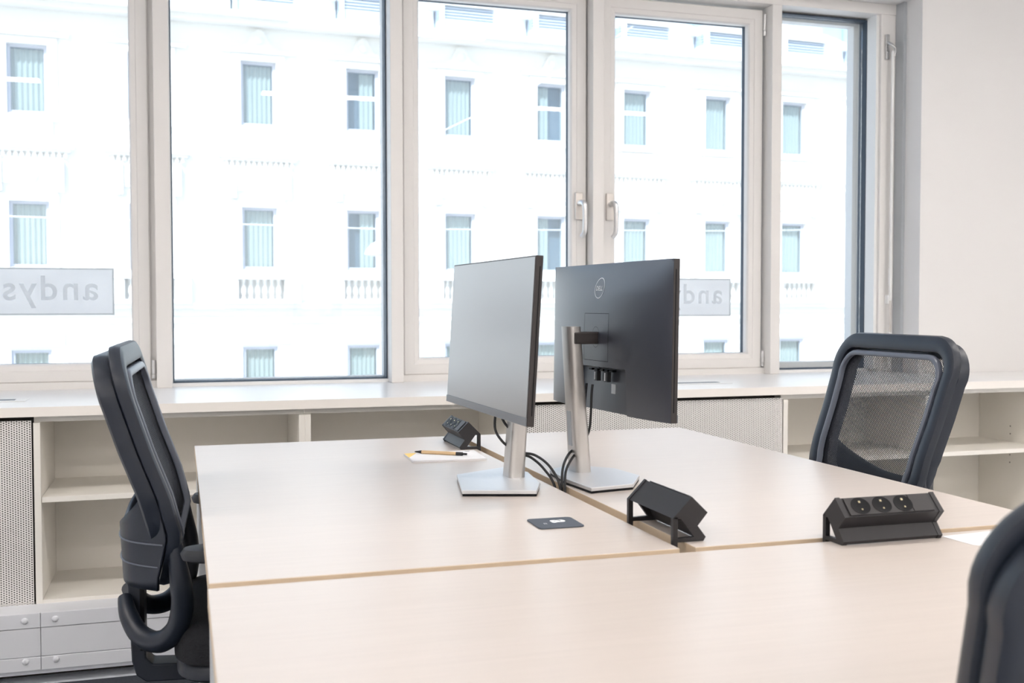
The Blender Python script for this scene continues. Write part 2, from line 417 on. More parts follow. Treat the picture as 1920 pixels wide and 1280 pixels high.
def radiator_cover(x0, x1, label):
    t = thing('radiator_cover', label, 'radiator cover', ((x0+x1)/2, FY, 0)); h = (x1-x0)/2
    MB().box(-h+.003, h-.003, 0, .0015, .206, .762).build('perforated_sheet', 'perforated', t, uvfn=lambda c: (c.x, c.z))
    MB().box(-h, h, .06, .38, .201, .7735).build('casing', 'dark_cavity', t)  # near-black box stands in for the shade seen through the holes
radiator_cover(-1.75, -.457, 'perforated metal radiator cover next to the open shelves by the chair')
radiator_cover(1.047, 2.086, 'long perforated metal radiator cover under the worktop behind the monitors')
t = thing('pipe_duct', 'white panelled pipe duct with domed screws along the floor below the shelves', 'duct', (0, 1.9, 0))
MB().box(-1.75, 3.95, .012, .115, .03, .209).build('duct_body', 'duct_white', t)
for (a, b) in ((-1.75, -.431), (-.4295, 1.2), (1.2015, 2.6), (2.6015, 3.95)):
    MB().box(a, b, 0, .012, .169, .212).build('duct_panel', 'duct_white', t, bevel=.0015)
    MB().box(a, b, 0, .012, .044, .083).build('duct_panel', 'duct_white', t, bevel=.0015)
    MB().box(a, b, .002, .012, .0845, .1675).build('duct_panel', 'duct_white', t, bevel=.0015)
for z in (.191, .072):
    for x in (-.472, -.390, 1.16, 1.24, 2.56, 2.64):
        MB().lathe([(.0095, 0), (.009, -.0025), (.006, -.005), (.0015, -.006)], (x, 0, z), 14, axis='y').build('screw', 'duct_white', t, smooth=True)
box('baseboard_window', -2.2, 3.95, 1.99, 2.0, 0, .03, 'dark_cavity', kind='structure')
rug = MB().box(-.9, 2.3, -1.3, 1.872, .0005, .012).build('rug', 'rug', bevel=.003)
tag(rug, 'dark blue-grey flecked rug under the desks', 'rug')

# ================================================================ desks
def desk(x0, x1, y0, y1, label, along='x', legs=True):
    t = thing('desk', label, 'desk', ((x0+x1)/2, (y0+y1)/2, 0)); hx, hy = (x1-x0)/2, (y1-y0)/2
    top = MB().box(-hx, hx, -hy, hy, .715, .74).build('tabletop', ['desk_top', 'desk_edge'], t, bevel=.0012)
    for p in top.data.polygons:
        if abs(p.normal.z) < .5: p.material_index = 1
    for sx in (-1, 1):
        for sy in (-1, 1):
            cx, cy = sx*(hx-.028), sy*(hy-.09)
            l = MB().box(cx-.025, cx+.025, cy-.03, cy+.03, .024, .70).build('leg', 'desk_metal', t, bevel=.004)
            MB().lathe([(.02, .0), (.02, .0115)], (cx, cy, .0125), 12).build('foot', 'black_soft', l)
        MB().box(sx*(hx-.028)-.02, sx*(hx-.028)+.02, -hy+.12, hy-.12, .700, .7148).build('side_beam', 'desk_metal', t)
    MB().box(-hx+.05, hx-.05, -.03, .03, .675, .7148).build('cross_beam', 'desk_metal', t)
    return t
DX1, DX2, DX3, DL = .686, .712, 1.389, 1.445
desk(0, DX1, 0, DL, 'light birch desk carrying the notepad, pen and dark coaster')
desk(DX2, DX3, 0, DL, 'light birch desk carrying the monitor that shows its logo')
desk(-.002, 1.389, -.715, -.026, 'light birch desk set crosswise to the other two, with a sheet at its back edge')
t = thing('cable_tray', 'grey metal cable tray hung in the gap between the two facing desks', 'cable tray', (.699, .72, .60))
MB().box(-.075, .075, -.58, .58, 0, .004).build('tray_floor', 'desk_metal', t)
for s in (-1, 1): MB().box(s*.075-.002, s*.075+.002, -.58, .58, 0, .055).build('tray_side', 'desk_metal', t)
for yy in (-.4, .4): MB().box(-.09, .09, yy-.015, yy+.015, .055, .0745).build('tray_bracket', 'desk_metal', t)

# ================================================================ power boxes
# local frame: +a = towards the sockets, length along b, base on the desk (z = 0), a = 0 the gap side
PROF = [(0, -.03), (0, .038), (.032, .070), (.059, .044), (.042, .024), (.056, .006), (.052, 0), (.008, 0), (.008, -.03)]
def power_box(label, loc, rz, ln=.18):
    t = thing('power_box', label, 'power box', loc, rz); h = ln/2
    hole = [(.008, .006), (.008, .034), (.014, .036), (.036, .007)]
    for s in (-1, 1):
        mb = MB(); y0, y1 = (h-.008, h) if s > 0 else (-h, -h+.008)
        o_ = [(0, -.03), (0, .038), (.032, .070), (.059, .044), (.042, .024), (.056, .006), (.052, 0), (.008, 0), (.008, -.03)]
        # end plate with a triangular opening: outer rim joined to inner hole by quads
        mb.prism([(0, -.03), (.008, -.03), (.008, .034), (.0085, .040), (0, .038)], y0, y1, 'y')
        mb.prism([(0, .038), (.0085, .036), (.014, .036), (.042, .024), (.059, .044), (.032, .070)], y0, y1, 'y')
        mb.prism([(.014, .036), (.036, .007), (.056, .006), (.042, .024)], y0, y1, 'y')
        mb.prism([(.008, 0), (.052, 0), (.056, .006), (.036, .007), (.008, .006)], y0, y1, 'y')
        mb.build('end_plate', 'power_box', t)
    q = h-.008
    MB().prism([(.001, .037), (.032, .068), (.032, .064), (.004, .036)], -q, q, 'y').build('lid', 'power_box', t)
    MB().prism([(.032, .0685), (.0575, .0437), (.0545, .041), (.031, .064)], -q, q, 'y').build('socket_housing', 'power_box', t)
    MB().prism([(.0575, .0437), (.041, .024), (.038, .026), (.053, .043)], -q, q, 'y').build('undercut', 'power_box', t)
    MB().prism([(.041, .024), (.055, .006), (.050, .0005), (.046, .004), (.037, .022)], -q, q, 'y').build('foot_plate', 'power_box', t)
    # socket panel on the sloping face
    n = Vector((.0265, 0, .0255)).normalized(); d = Vector((.0255, 0, -.0265)).normalized(); c0 = Vector((.0455, 0, .0571))
    P = lambda a, b, hh: tuple(c0 + d*a + Vector((0, 1, 0))*b + n*hh)
    def slab(mb, a0, a1, b0, b1, h0, h1):
        mb.add([P(a, b, hh) for hh in (h0, h1) for b in (b0, b1) for a in (a0, a1)], [(0, 2, 3, 1), (4, 5, 7, 6), (0, 1, 5, 4), (2, 6, 7, 3), (0, 4, 6, 2), (1, 3, 7, 5)])
    mb = MB(); slab(mb, -.0155, .0155, -q+.004, q-.008, .0, .0012); pn = mb.build('socket_panel', 'socket_panel', t)
    mb = MB(); slab(mb, -.0155, .0155, q-.046, q-.0445, .0012, .0016); mb.build('panel_seam', 'socket_black', pn)
    for k in range(3):
        bc = -q+.028+k*.0385
        mb = MB(); seg = 20
        v = [P(math.cos(2*PI*i/seg)*.0148, bc+math.sin(2*PI*i/seg)*.0165, .0013) for i in range(seg)] + [P(math.cos(2*PI*i/seg)*.0148, bc+math.sin(2*PI*i/seg)*.0165, .0019) for i in range(seg)] + [P(math.cos(2*PI*i/seg)*.012, bc+math.sin(2*PI*i/seg)*.0135, .0014) for i in range(seg)]
        fs = [(i, (i+1) % seg, seg+(i+1) % seg, seg+i) for i in range(seg)] + [(seg+i, seg+(i+1) % seg, 2*seg+(i+1) % seg, 2*seg+i) for i in range(seg)] + [[2*seg+i for i in range(seg)]]
        mb.add(v, fs); so = mb.build('socket', 'socket_black', t, smooth=True)
        mb = MB(); slab(mb, -.0085, -.0050, bc-.0016, bc+.0016, .0016, .0026); slab(mb, .0055, .0080, bc-.0012, bc+.0012, .0016, .0024); mb.build('earth_contact', 'brass', so)
    return t
power_box('black desk power box at the far end of the gap, beside the notepad', (.695, 1.25, .7402), PI)
power_box('black desk power box in the gap beside the coaster, sockets turned to the logo monitor', (.692, .126, .7402), 0)
power_box('black desk power box on the seam beside the loose sheet, three sockets showing', (1.020, -.006, .7402), -PI/2)

# ================================================================ monitors
MW, MH, MT = .552, .314, .015
def monitor(label, c, yaw, tilt, base_poly, col_xy, col_top, back_to_cam):
    """local frame: +x is the way the screen looks, y along its width; origin on the desk under the panel centre"""
    t = thing('monitor', label, 'monitor', (c[0], c[1], .7402), yaw)
    zc = c[2]-.7402; ct, st = math.cos(tilt), math.sin(tilt)
    def P(a, b, d):         # a across, b up, d towards the viewer of the screen
        return (d*ct - b*st, a, zc + b*ct + d*st)
    def slab(mb, a0, a1, b0, b1, d0, d1, mi=0):
        mb.add([P(a, b, d) for d in (d0, d1) for b in (b0, b1) for a in (a0, a1)], [(0, 2, 3, 1), (4, 5, 7, 6), (0, 1, 5, 4), (2, 6, 7, 3), (0, 4, 6, 2), (1, 3, 7, 5)], mi); return mb
    W2, H2 = MW/2, MH/2
    slab(MB(), -W2, W2, -H2, H2, -MT, -.001).build('casing', 'monitor_edge', t, bevel=.0012)
    slab(MB(), -W2+.003, W2-.003, -H2+.016, H2-.003, -.001, .0002).build('screen', 'screen_panel', t)
    slab(MB(), -W2+.001, W2-.001, -H2+.0005, -H2+.0155, -.001, .0012).build('chin', 'chin_grey', t, bevel=.0008)
    # vent line along both sides
    for s in (-1, 1): slab(MB(), s*W2-.0004, s*W2+.0004, -H2+.02, H2-.02, -.0105, -.0085).build('vent_strip', 'socket_black', t)
    # convex back shell with a recess for the ports, open at its lower edge
    def bulge(a, b):
        ex = max(0, 1-(abs(a)/W2)**2.6); ez = max(0, 1-(abs(b)/H2)**2.6) if b > 0 else 1-.30*(abs(b)/H2)**2
        return .026*(ex*ez)**.8
    def rec(a, b):
        if abs(a) < .112 and b < -.072: return 1.
        return 0.
    NX, NZ = 58, 40; mb = MB()
    xs = sorted(set([-W2+MW*i/NX for i in range(NX+1)] + [-.130, -.128, .128, .130])); zs = sorted(set([-H2+MH*j/NZ for j in range(NZ+1)] + [-.0675, -.0560]))
    v = []
    for b in zs:
        for a in xs:
            h = bulge(a, b)
            if abs(a) <= .1281 and b <= -.0674: h = .001+.005*(-.0674-b)/(H2-.0674)
            v.append(P(a, b, -MT-h))
    v += [P(a, -H2, -MT+.002) for a in xs]
    nx = len(xs); fs = [(j*nx+i, j*nx+i+1, (j+1)*nx+i+1, (j+1)*nx+i) for j in range(len(zs)-1) for i in range(nx-1)]
    bl = nx*len(zs); fs += [(i, bl+i, bl+i+1, i+1) for i in range(nx-1)]
    mb.add(v, fs); sh = mb.build('back_shell', 'monitor_black', t, smooth=True)
    B = lambda a, b, e: P(a, b, -MT-bulge(a, b)-e)
    # square mount plate, its seam and round boss
    mb = MB(); m_ = .0006
    for (a0, a1, b0, b1) in ((-.058, .058, .0495, .0505), (-.058, .058, -.0505, -.0495), (-.058, -.057, -.05, .05), (.057, .058, -.05, .05)):
        N = 12; mb.grid(lambda i, j: B(a0+(a1-a0)*i, b0+(b1-b0)*j, m_), N, N)
    mb.build('plate_seam', 'socket_black', sh)
    mb = MB()
    for r1, r2 in ((.0215, .0222),):
        mb.grid(lambda i, j: B(math.cos(2*PI*i)*(r1+(r2-r1)*j)*.8, math.sin(2*PI*i)*(r1+(r2-r1)*j), .0008), 28, 1)
    mb.build('mount_ring', 'socket_black', sh)
    slab(MB(), -.012, .012, -.0665, -.0615, -MT-.0235, -MT-.015).build('latch', 'black_soft', sh, bevel=.001)
    slab(MB(), -.20*1.12, -.20*1.12+.006, -.118, -.106, -MT-.006, -MT-.001).build('lock_slot', 'socket_black', sh) if False else None
    mb = MB()
    for k in range(2): slab(mb, -.243+k*.010, -.238+k*.010, -.120, -.108, -MT-.0060, -MT-.0005)
    mb.build('joystick', 'chrome', sh, bevel=.001)
    # ports with plugs
    for k, a in enumerate((-.052, -.030, -.008, .018, .045)):
        slab(MB(), a-.007, a+.007, -.0720, -.0680, -MT-.016, -MT-.006).build('port', 'socket_black', sh)
    for a in (-.030, .018):
        pl = slab(MB(), a-.0075, a+.0075, -.094, -.0725, -MT-.0165, -MT-.007).build('plug', 'cable_black', sh, bevel=.001)
        slab(MB(), a+.001, a+.006, -.092, -.075, -MT-.0168, -MT-.0164).build('plug_label', 'logo_white', pl)
    slab(MB(), -.052, -.034, -.118, -.098, -MT-.0045, -MT-.0032).build('label_sticker', 'desk_metal', sh)
    # logo: ring and letters, read from behind
    mb = MB(); zc_ = .104
    mb.grid(lambda i, j: B(math.cos(2*PI*i)*(.0205+.0017*j), zc_+math.sin(2*PI*i)*(.0205+.0017*j), .0005), 36, 1)
    mb.build('logo_ring', 'logo_white', sh)
    text_obj('logo_lettering', 'DELL', 'logo_white', sh, lambda a, c_: B(.0150-a, zc_-.0052+c_, .0006), width_to=.0300, bold=.015)
    # arm, column, base
    inv = Matrix.Rotation(-yaw, 3, 'Z')
    def Lp(x, y, z): q = inv @ Vector((x-c[0], y-c[1], 0)); return Vector((q.x, q.y, z-.7402))
    cb = Lp(*col_xy, .752); ctp = Lp(*col_top[:2], col_top[2])
    def section(ctr, ax, ay, n=6):
        pts = []
        for sx, sy, a0 in ((1, 1, 0), (-1, 1, PI/2), (-1, -1, PI), (1, -1, 3*PI/2)):
            for k in range(n+1):
                an = a0+PI/2*k/n; r_ = .012; pts.append(ctr + Vector((sx*(ax-r_)+r_*math.cos(an), sy*(ay-r_)+r_*math.sin(an), 0)))
        return pts
    mb = MB(); s0 = section(cb, .018, .027); s1 = section(ctp, .0155, .024); n = len(s0)
    mb.add(s0+s1, [(i, (i+1) % n, n+(i+1) % n, n+i) for i in range(n)] + [list(range(n))[::-1], list(range(n, 2*n))])
    co = mb.build('column', 'stand_silver', t, smooth=True)
    # cable slot low on the column's back and the hinge arm at its head
    k0 = cb.lerp(ctp, .18); k1 = cb.lerp(ctp, .42)
    mb = MB()
    xb = -.0188 if back_to_cam else -.0188
    mb.add([(k0.x+xb, k0.y-.009, k0.z), (k0.x+xb, k0.y+.009, k0.z), (k1.x+xb+.0006, k1.y+.009, k1.z), (k1.x+xb+.0006, k1.y-.009, k1.z), (k0.x+xb+.004, k0.y-.009, k0.z), (k0.x+xb+.004, k0.y+.009, k0.z), (k1.x+xb+.0046, k1.y+.009, k1.z), (k1.x+xb+.0046, k1.y-.009, k1.z)],
           [(0, 1, 2, 3), (4, 5, 6, 7), (0, 1, 5, 4), (1, 2, 6, 5), (2, 3, 7, 6), (3, 0, 4, 7)])
    mb.build('cable_slot', 'frame_metal', co)
    ex = ctp.x-.004
    MB().box(min(ex, -MT-.018), max(ex, -MT-.018), ctp.y*.5-.018, ctp.y*.5+.018, zc-.014, zc+.012).build('tilt_arm', 'monitor_edge', t, bevel=.003)
    bp = [Lp(x, y, .7402) for x, y in base_poly]
    mb = MB(); mb.prism([(q.x, q.y) for q in bp], .0045, .0118, 'z'); mb.build('base_plate', 'base_silver', t, bevel=.0012)
    cen = sum(bp, Vector())/len(bp); mb = MB(); mb.prism([((q.x-cen.x)*.985+cen.x, (q.y-cen.y)*.985+cen.y) for q in bp], 0, .0045, 'z'); mb.build('base_foot', 'socket_black', t)
    return t
LBASE = [(.481, .522), (.618, .478), (.652, .560), (.672, .700), (.642, .782), (.519, .713)]
RBASE = [(.728, .474), (.825, .493), (.880, .588), (.868, .692), (.792, .772), (.726, .716), (.717, .593)]
monitor('monitor with pale reflecting screen, its stand beside the notepad desk', (.571, .670, 1.0415), 3.169, .06, LBASE, (.626, .655), (.650, .665, 1.058), False)
monitor('monitor turned away, round white logo and plugged cables on its back', (.8387+MT, .669, 1.0379), 3.22-PI, -.017, RBASE, (.782, .680), (.760, .676, 1.061), True)

# cables (each lies loose between monitor, column and the gap)
def cable(label, pts, r_=.0028):
    # catmull-rom
    P = [Vector(q) for q in pts]; out_ = []
    for i in range(len(P)-1):
        p0, p1, p2, p3 = P[max(i-1, 0)], P[i], P[i+1], P[min(i+2, len(P)-1)]
        for k in range(8):
            u_ = k/8; out_.append(.5*((2*p1)+(p2-p0)*u_+(2*p0-5*p1+4*p2-p3)*u_*u_+(3*p1-p0-3*p2+p3)*u_**3))
    out_.append(P[-1])
    return tag(MB().tube(out_, r_, 8).build('monitor_cable', 'cable_black', smooth=True), label, 'cable')
cable('black cable looping under the pale screen into its column', [(.606, .690, .905), (.600, .700, .875), (.597, .690, .845), (.608, .675, .822), (.622, .660, .810)])
cable('second black cable running straight from the pale screen into its column', [(.606, .700, .905), (.606, .690, .885), (.612, .675, .862), (.622, .662, .848)])
cable('black cable arching from the pale screen\'s column down into the desk gap', [(.640, .650, .800), (.665, .630, .797), (.688, .600, .775), (.699, .570, .735), (.700, .565, .66)])
cable('inner black cable arching beside another from the pale screen\'s column into the gap', [(.640, .655, .797), (.660, .645, .791), (.680, .620, .770), (.694, .590, .735), (.696, .585, .66)])
cable('black cable hanging from the logo monitor\'s plug behind its column', [(.803, .660, .938), (.800, .658, .915), (.799, .660, .870), (.797, .668, .835), (.785, .690, .800), (.775, .705, .785)])
cable('black cable hanging beside the column from the logo monitor\'s second plug', [(.806, .702, .938), (.803, .702, .910), (.800, .705, .86), (.790, .712, .83)])
cable('black cable from the logo monitor\'s column slot bending down into the gap', [(.770, .680, .800), (.748, .660, .790), (.722, .620, .770), (.7045, .577, .738), (.702, .565, .66)])
cable('second black cable beside it from the logo monitor\'s column slot into the gap', [(.770, .670, .792), (.748, .645, .780), (.722, .603, .764), (.7055, .562, .738), (.703, .55, .66)])

# ================================================================ small things on the desks
NP = [(.486, 1.108), (.482, .980), (.657, .969), (.666, 1.121)]
t = thing('notepad', 'white notepad with a yellow corner lying near the far power box', 'notepad', (.572, 1.045, .7402))
MB().prism([(x-.572, y-1.045) for x, y in NP], 0, .004, 'z').build('pages', 'paper', t)
MB().prism([(-.0855, .062), (-.088, -.010), (-.055, .0635)], .00405, .0043, 'z').build('yellow_corner', 'paper_yellow', t)
MB().box(.066, .078, .055, .059, .00405, .0043).build('printed_mark', 'gasket', t)
a, b = Vector((.512, 1.103, .7402+.0085)), Vector((.622, 1.022, .7402+.0085)); d = (b-a).normalized(); L = (b-a).length
t = thing('ballpoint_pen', 'kraft brown ballpoint pen with black ends on the notepad', 'pen', tuple((a+b)/2 - Vector((0, 0, .0043))), math.atan2(d.y, d.x))
MB().lathe([(.004, -L*.36), (.0043, -L*.34), (.0043, L*.30)], (0, 0, .0043), 14, axis='x').build('barrel', 'pen_kraft', t, smooth=True)
MB().lathe([(.0008, -L*.5), (.0016, -L*.485), (.0042, -L*.36)], (0, 0, .0043), 14, axis='x').build('tip', 'cable_black', t, smooth=True)
MB().lathe([(.0043, L*.30), (.0043, L*.42), (.0026, L*.425), (.0026, L*.5)], (0, 0, .0043), 14, axis='x').build('push_end', 'cable_black', t, smooth=True)
def rrect(w_, h_, r_, n=5):
    pts = []
    for sx, sy, a0 in ((1, 1, 0), (-1, 1, PI/2), (-1, -1, PI), (1, -1, 3*PI/2)):
        for k in range(n+1): an = a0+PI/2*k/n; pts.append((sx*(w_/2-r_)+r_*math.cos(an), sy*(h_/2-r_)+r_*math.sin(an)))
    return pts
t = thing('coaster', 'dark square coaster with rounded corners and a white letter emblem', 'coaster', (.567, .2285, .7402), -.02)
MB().prism(rrect(.079, .079, .008), 0, .0022, 'z').build('coaster_body', ['coaster_navy'], t, bevel=.0004)
# emblem: letter a, upright for someone in the chair (up = +x, reading towards -y)
text_obj('emblem', 'a', 'logo_white', t, lambda p_, q_: (-.004+q_, .006-p_+.012, .0024), height_to=.026, bold=.03)
text_obj('emblem_suffix', 'cc', 'logo_white', t, lambda p_, q_: (-.022+q_, -.006-p_+.004, .0024), height_to=.0052)
t = thing('paper_sheet', 'white sheet lying on the crosswise desk next to the socketed power box', 'paper', (1.19, -.095, .7402))
MB().prism([(-.072, .045), (-.067, -.020), (-.020, -.062), (.080, -.040), (.090, .058)], 0, .0006, 'z').build('sheet', 'paper', t)
for k in range(3): MB().box(-.035+k*.015, -.025+k*.015, .012, .0145, .0006, .0008).build('printed_mark', 'desk_metal', t)

# ================================================================ office chairs
def build_chair(label):
    t = thing('office_chair', label, 'office chair')
    # back curve: x of the front surface at height z
    def bx(z):
        pts = [(.60, -.166), (.64, -.156), (.69, -.145), (.76, -.163), (.84, -.193), (.93, -.222), (1.02, -.246)]
        for (z0, x0), (z1, x1) in zip(pts, pts[1:]):
            if z <= z1: return x0+(x1-x0)*(z-z0)/(z1-z0)
        return pts[-1][1]
    def loop(wt, wb, z0, z1, rt, rb, n=10):
        """rounded-rectangle outline (y,z), wider at wt on top"""
        pts = []
        hw = lambda z: (wb+(wt-wb)*(z-z0)/(z1-z0))/2
        for k in range(n+1): an = PI/2*k/n; pts.append((hw(z1)-rt+rt*math.sin(an) if False else (hw(z1)-rt)+rt*math.cos(PI/2-an), z1-rt+rt*math.sin(PI/2-an)))
        for k in range(1, 13): z = z1-rt-(z1-rt-(z0+rb))*k/13; pts.append((hw(z), z))
        for k in range(n+1): an = PI/2*k/n; pts.append((hw(z0)-rb+rb*math.cos(an), z0+rb-rb*math.sin(an)))
        right = pts; left = [(-y, z) for y, z in reversed(pts)]
        # rounded crown across the top
        return right+left
    def ring_sweep(lp, off, wid, dep, name, m, inner_w=None):
        """sweep a rounded bar round the loop; off = distance behind the front surface"""
        n = len(lp); mb = MB(); cs = 10; v = []
        for i, (y, z) in enumerate(lp):
            y0, z0 = lp[i-1]; y1, z1 = lp[(i+1) % n]
            ty, tz = y1-y0, z1-z0; l = math.hypot(ty, tz); ny, nz = tz/l, -ty/l      # outward-ish normal in plane
            for k in range(cs):
                an = 2*PI*k/cs; s = math.copysign(abs(math.cos(an))**.6, math.cos(an))*wid/2; d_ = math.copysign(abs(math.sin(an))**.6, math.sin(an))*dep/2
                yy, zz = y+ny*s, z+nz*s
                crown = .012*max(0, (zz-.93)/.09)*(1-(yy/.23)**2)
                v.append((bx(zz)-off-dep/2+d_-.018*(1-(abs(yy)/.23)**2)*0, yy, zz+crown))
        fs = [(i*cs+k, i*cs+(k+1) % cs, ((i+1) % n)*cs+(k+1) % cs, ((i+1) % n)*cs+k) for i in range(n) for k in range(cs)]
        mb.add(v, fs); return mb.build(name, m, t, smooth=True)
    lp = loop(.415, .385, .600, 1.000, .055, .10)
    bf = ring_sweep(lp, .0, .036, .026, 'back_frame', 'chair_plastic')
    li = loop(.362, .335, .625, .972, .045, .09)
    tr = ring_sweep(li, -.002, .012, .014, 'frame_trim', 'chair_trim')
    tr.parent = bf
    rl = loop(.405, .375, .640, .985, .055, .10)
    ring_sweep(rl, .022, .036, .036, 'rear_frame', 'chair_plastic')
    # mesh
    mb = MB(); NU, NV = 24, 30
    def mp(i, j):
        z = .615+(.985-.615)*j; hw = (.335+(.362-.335)*j)/2+.012
        if j > .9: hw -= .03*((j-.9)/.1)**2
        if j < .15: hw -= .05*((.15-j)/.15)**2
        y = (i*2-1)*hw
        return (bx(z)-.012-.014*(1-(y/.19)**2), y, z)
    mb.grid(mp, NU, NV); mb.build('back_mesh', 'chair_mesh', t, smooth=True, uvfn=lambda c: (c.y, c.z*1.04))
    # lumbar shell wrapping behind
    mb = MB()
    def ls(i, j, th=0.):
        a = (i*2-1); y = .203*math.sin(a*PI/2)*(1 if True else 1)
        zt = .690+.135*abs(a)**2.2; zb_ = .600-.004*abs(a); z = zb_+(zt-zb_)*j
        xr = -.262+.012*(1-j)*.5; xs_ = bx(max(z, .62))-.028
        x = xr+(xs_-xr)*(abs(math.sin(a*PI/2))**5)
        if z > .75: x += (z-.75)*-.10
        return (x+th, y*(1-th*.8), z)
    mb.grid(lambda i, j: ls(i, j), 36, 10)
    o_ = mb.build('lumbar_shell', 'chair_plastic', t, smooth=True)
    so = o_.modifiers.new('shell', 'SOLIDIFY'); so.thickness = .007
    for zz in (.640, .678):
        mb = MB(); mb.tube([Vector(ls(.03+.94*k/30, (zz-.600)/(.690+.135*abs(.06+1.88*k/30-1)**2.2-.600)))+Vector((-.0012, 0, 0)) for k in range(31)], .0016, 6); mb.build('shell_groove', 'chair_trim', o_)
    # side hooks from the frame down and back to the spine
    for s in (-1, 1):
        mb = MB(); mb.tube(*spline([(-.160, s*.192, .690), (-.156, s*.193, .650), (-.150, s*.190, .605), (-.148, s*.180, .560), (-.160, s*.165, .515), (-.190, s*.140, .488), (-.225, s*.105, .492), (-.248, s*.070, .520), (-.258, s*.035, .545)], [.010, .015, .019, .020, .020, .020, .019, .017, .013]), 14)
        mb.build('side_hook', 'chair_plastic', t, smooth=True)
    # spine and under-seat bracket
    mb = MB(); mb.prism([(-.256, .618), (-.228, .618), (-.222, .425), (-.210, .412), (-.07, .405), (-.07, .375), (-.222, .378), (-.240, .392), (-.248, .42)], -.028, .028, 'y'); mb.build('spine', 'chair_plastic', t, bevel=.003)
    MB().box(-.232, -.224, -.030, .030, .44, .59).build('spine_rail', 'socket_black', t)
    # seat
    def cushion(nm, z0, z1, inset, m, crown):
        mb = MB(); NX, NY = 22, 22
        def outline(an):
            c_, s_ = math.cos(an), math.sin(an); e = .35
            x = math.copysign(abs(c_)**e, c_)*(.232-inset); y = math.copysign(abs(s_)**e, s_)*(.238-inset-(0.02 if c_ < 0 else 0)); return x+.065, y
        n = 48; rings = [(0.97, z0), (1., z0+.006), (1., z1-.022), (.985, z1-.010), (.94, z1), (.7, z1+crown*.6), (.35, z1+crown), (.02, z1+crown)]
        v = []
        for k_, z in rings:
            for i in range(n):
                x, y = outline(2*PI*i/n); xx = .065+(x-.065)*k_; zz = z
                if xx > .22: zz -= (xx-.22)*.35*(1 if z > z0+.01 else .3)
                v.append((xx, y*k_, zz))
        fs = [(r_*n+i, r_*n+(i+1) % n, (r_+1)*n+(i+1) % n, (r_+1)*n+i) for r_ in range(len(rings)-1) for i in range(n)] + [list(range(n))[::-1], [(len(rings)-1)*n+i for i in range(n)]]
        mb.add(v, fs); return mb.build(nm, m, t, smooth=True)
    cushion('seat_pan', .425, .462, .004, 'chair_plastic', .0)
    cushion('seat_cushion', .455, .525, .0, 'seat_fabric', .010)
    MB().box(-.06, .16, -.09, .09, .375, .425).build('seat_mechanism', 'chair_plastic', t, bevel=.01)
    MB().tube([(.02, -.09, .40), (.02, -.20, .402), (.025, -.235, .405)], .006, 8).build('lever', 'chair_plastic', t, smooth=True)
    # armrests
    for s in (-1, 1):
        ap = MB().tube([(.03, s*.20, .405), (.03, s*.262, .41), (.025, s*.275, .44), (.018, s*.277, .55), (.010, s*.275, .664)], [.016, .017, .018, .018, .017], 10, flat=1.3).build('arm_post', 'chair_plastic', t, smooth=True)
        mb = MB(); n = 24; v = []
        for z, k_ in ((.662, .86), (.666, .97), (.676, 1.), (.684, .95), (.686, .80)):
            for i in range(n):
                an = 2*PI*i/n; c_, s_ = math.cos(an), math.sin(an)
                v.append((-.032+math.copysign(abs(c_)**.55, c_)*.115*k_, s*.272+math.copysign(abs(s_)**.7, s_)*.040*k_*(1-.22*(c_ < 0)*abs(c_)), z))
        mb.add(v, [(r_*n+i, r_*n+(i+1) % n, (r_+1)*n+(i+1) % n, (r_+1)*n+i) for r_ in range(4) for i in range(n)] + [list(range(n))[::-1], [4*n+i for i in range(n)]])
        mb.build('arm_pad', 'black_soft', t, smooth=True)
    # gas lift, star base, castors
    MB().lathe([(.028, .09), (.028, .25), (.016, .25), (.016, .38)], (.04, 0, 0), 18).build('gas_lift', 'chair_plastic', t, smooth=True)
    for k in range(5):
        an = 2*PI*k/5+.3; dx, dy = math.cos(an), math.sin(an)
        MB().tube([(.04+dx*.02, dy*.02, .105), (.04+dx*.15, dy*.15, .095), (.04+dx*.29, dy*.29, .075)], [.030, .024, .018], 10).build('base_arm', 'chair_plastic', t, smooth=True)
        cx, cy = .04+dx*.30, dy*.30
        w_ = MB().lathe([(.012, -.022), (.026, -.020), (.029, -.012), (.029, -.004), (.015, -.003), (.015, .003), (.029, .004), (.029, .012), (.026, .020), (.012, .022)], (cx, cy, .0415), 18, axis='y').build('castor', 'black_soft', t, smooth=True)
        MB().lathe([(.007, .055), (.007, .080)], (cx, cy, 0), 10).build('castor_stem', 'chrome', w_)
    return t
ch = build_chair('black mesh office chair at the coaster desk, in front of the open shelves')
ch.location = (.122, .690, .012); ch.rotation_euler = (0, 0, math.radians(-2.5))
c2 = copy_tree(ch); c2.location = (1.338, .700, .012); c2.rotation_euler = (0, 0, math.radians(180))
c2['label'] = 'black mesh office chair at the logo monitor desk, before the crank rod'
c3 = copy_tree(ch); c3.location = (.833, -.60, .012); c3.rotation_euler = (0, 0, math.radians(76))
for o in c3.children:                                   # this one is set lower on its gas lift
    if not o.name.startswith(('castor', 'base_arm', 'gas_lift')): o.location.z -= .066
c3['label'] = 'black mesh office chair pushed up to the crosswise desk beside the loose sheet'
for o in (ch, c2, c3): o['group'] = 'office chairs around the desks'

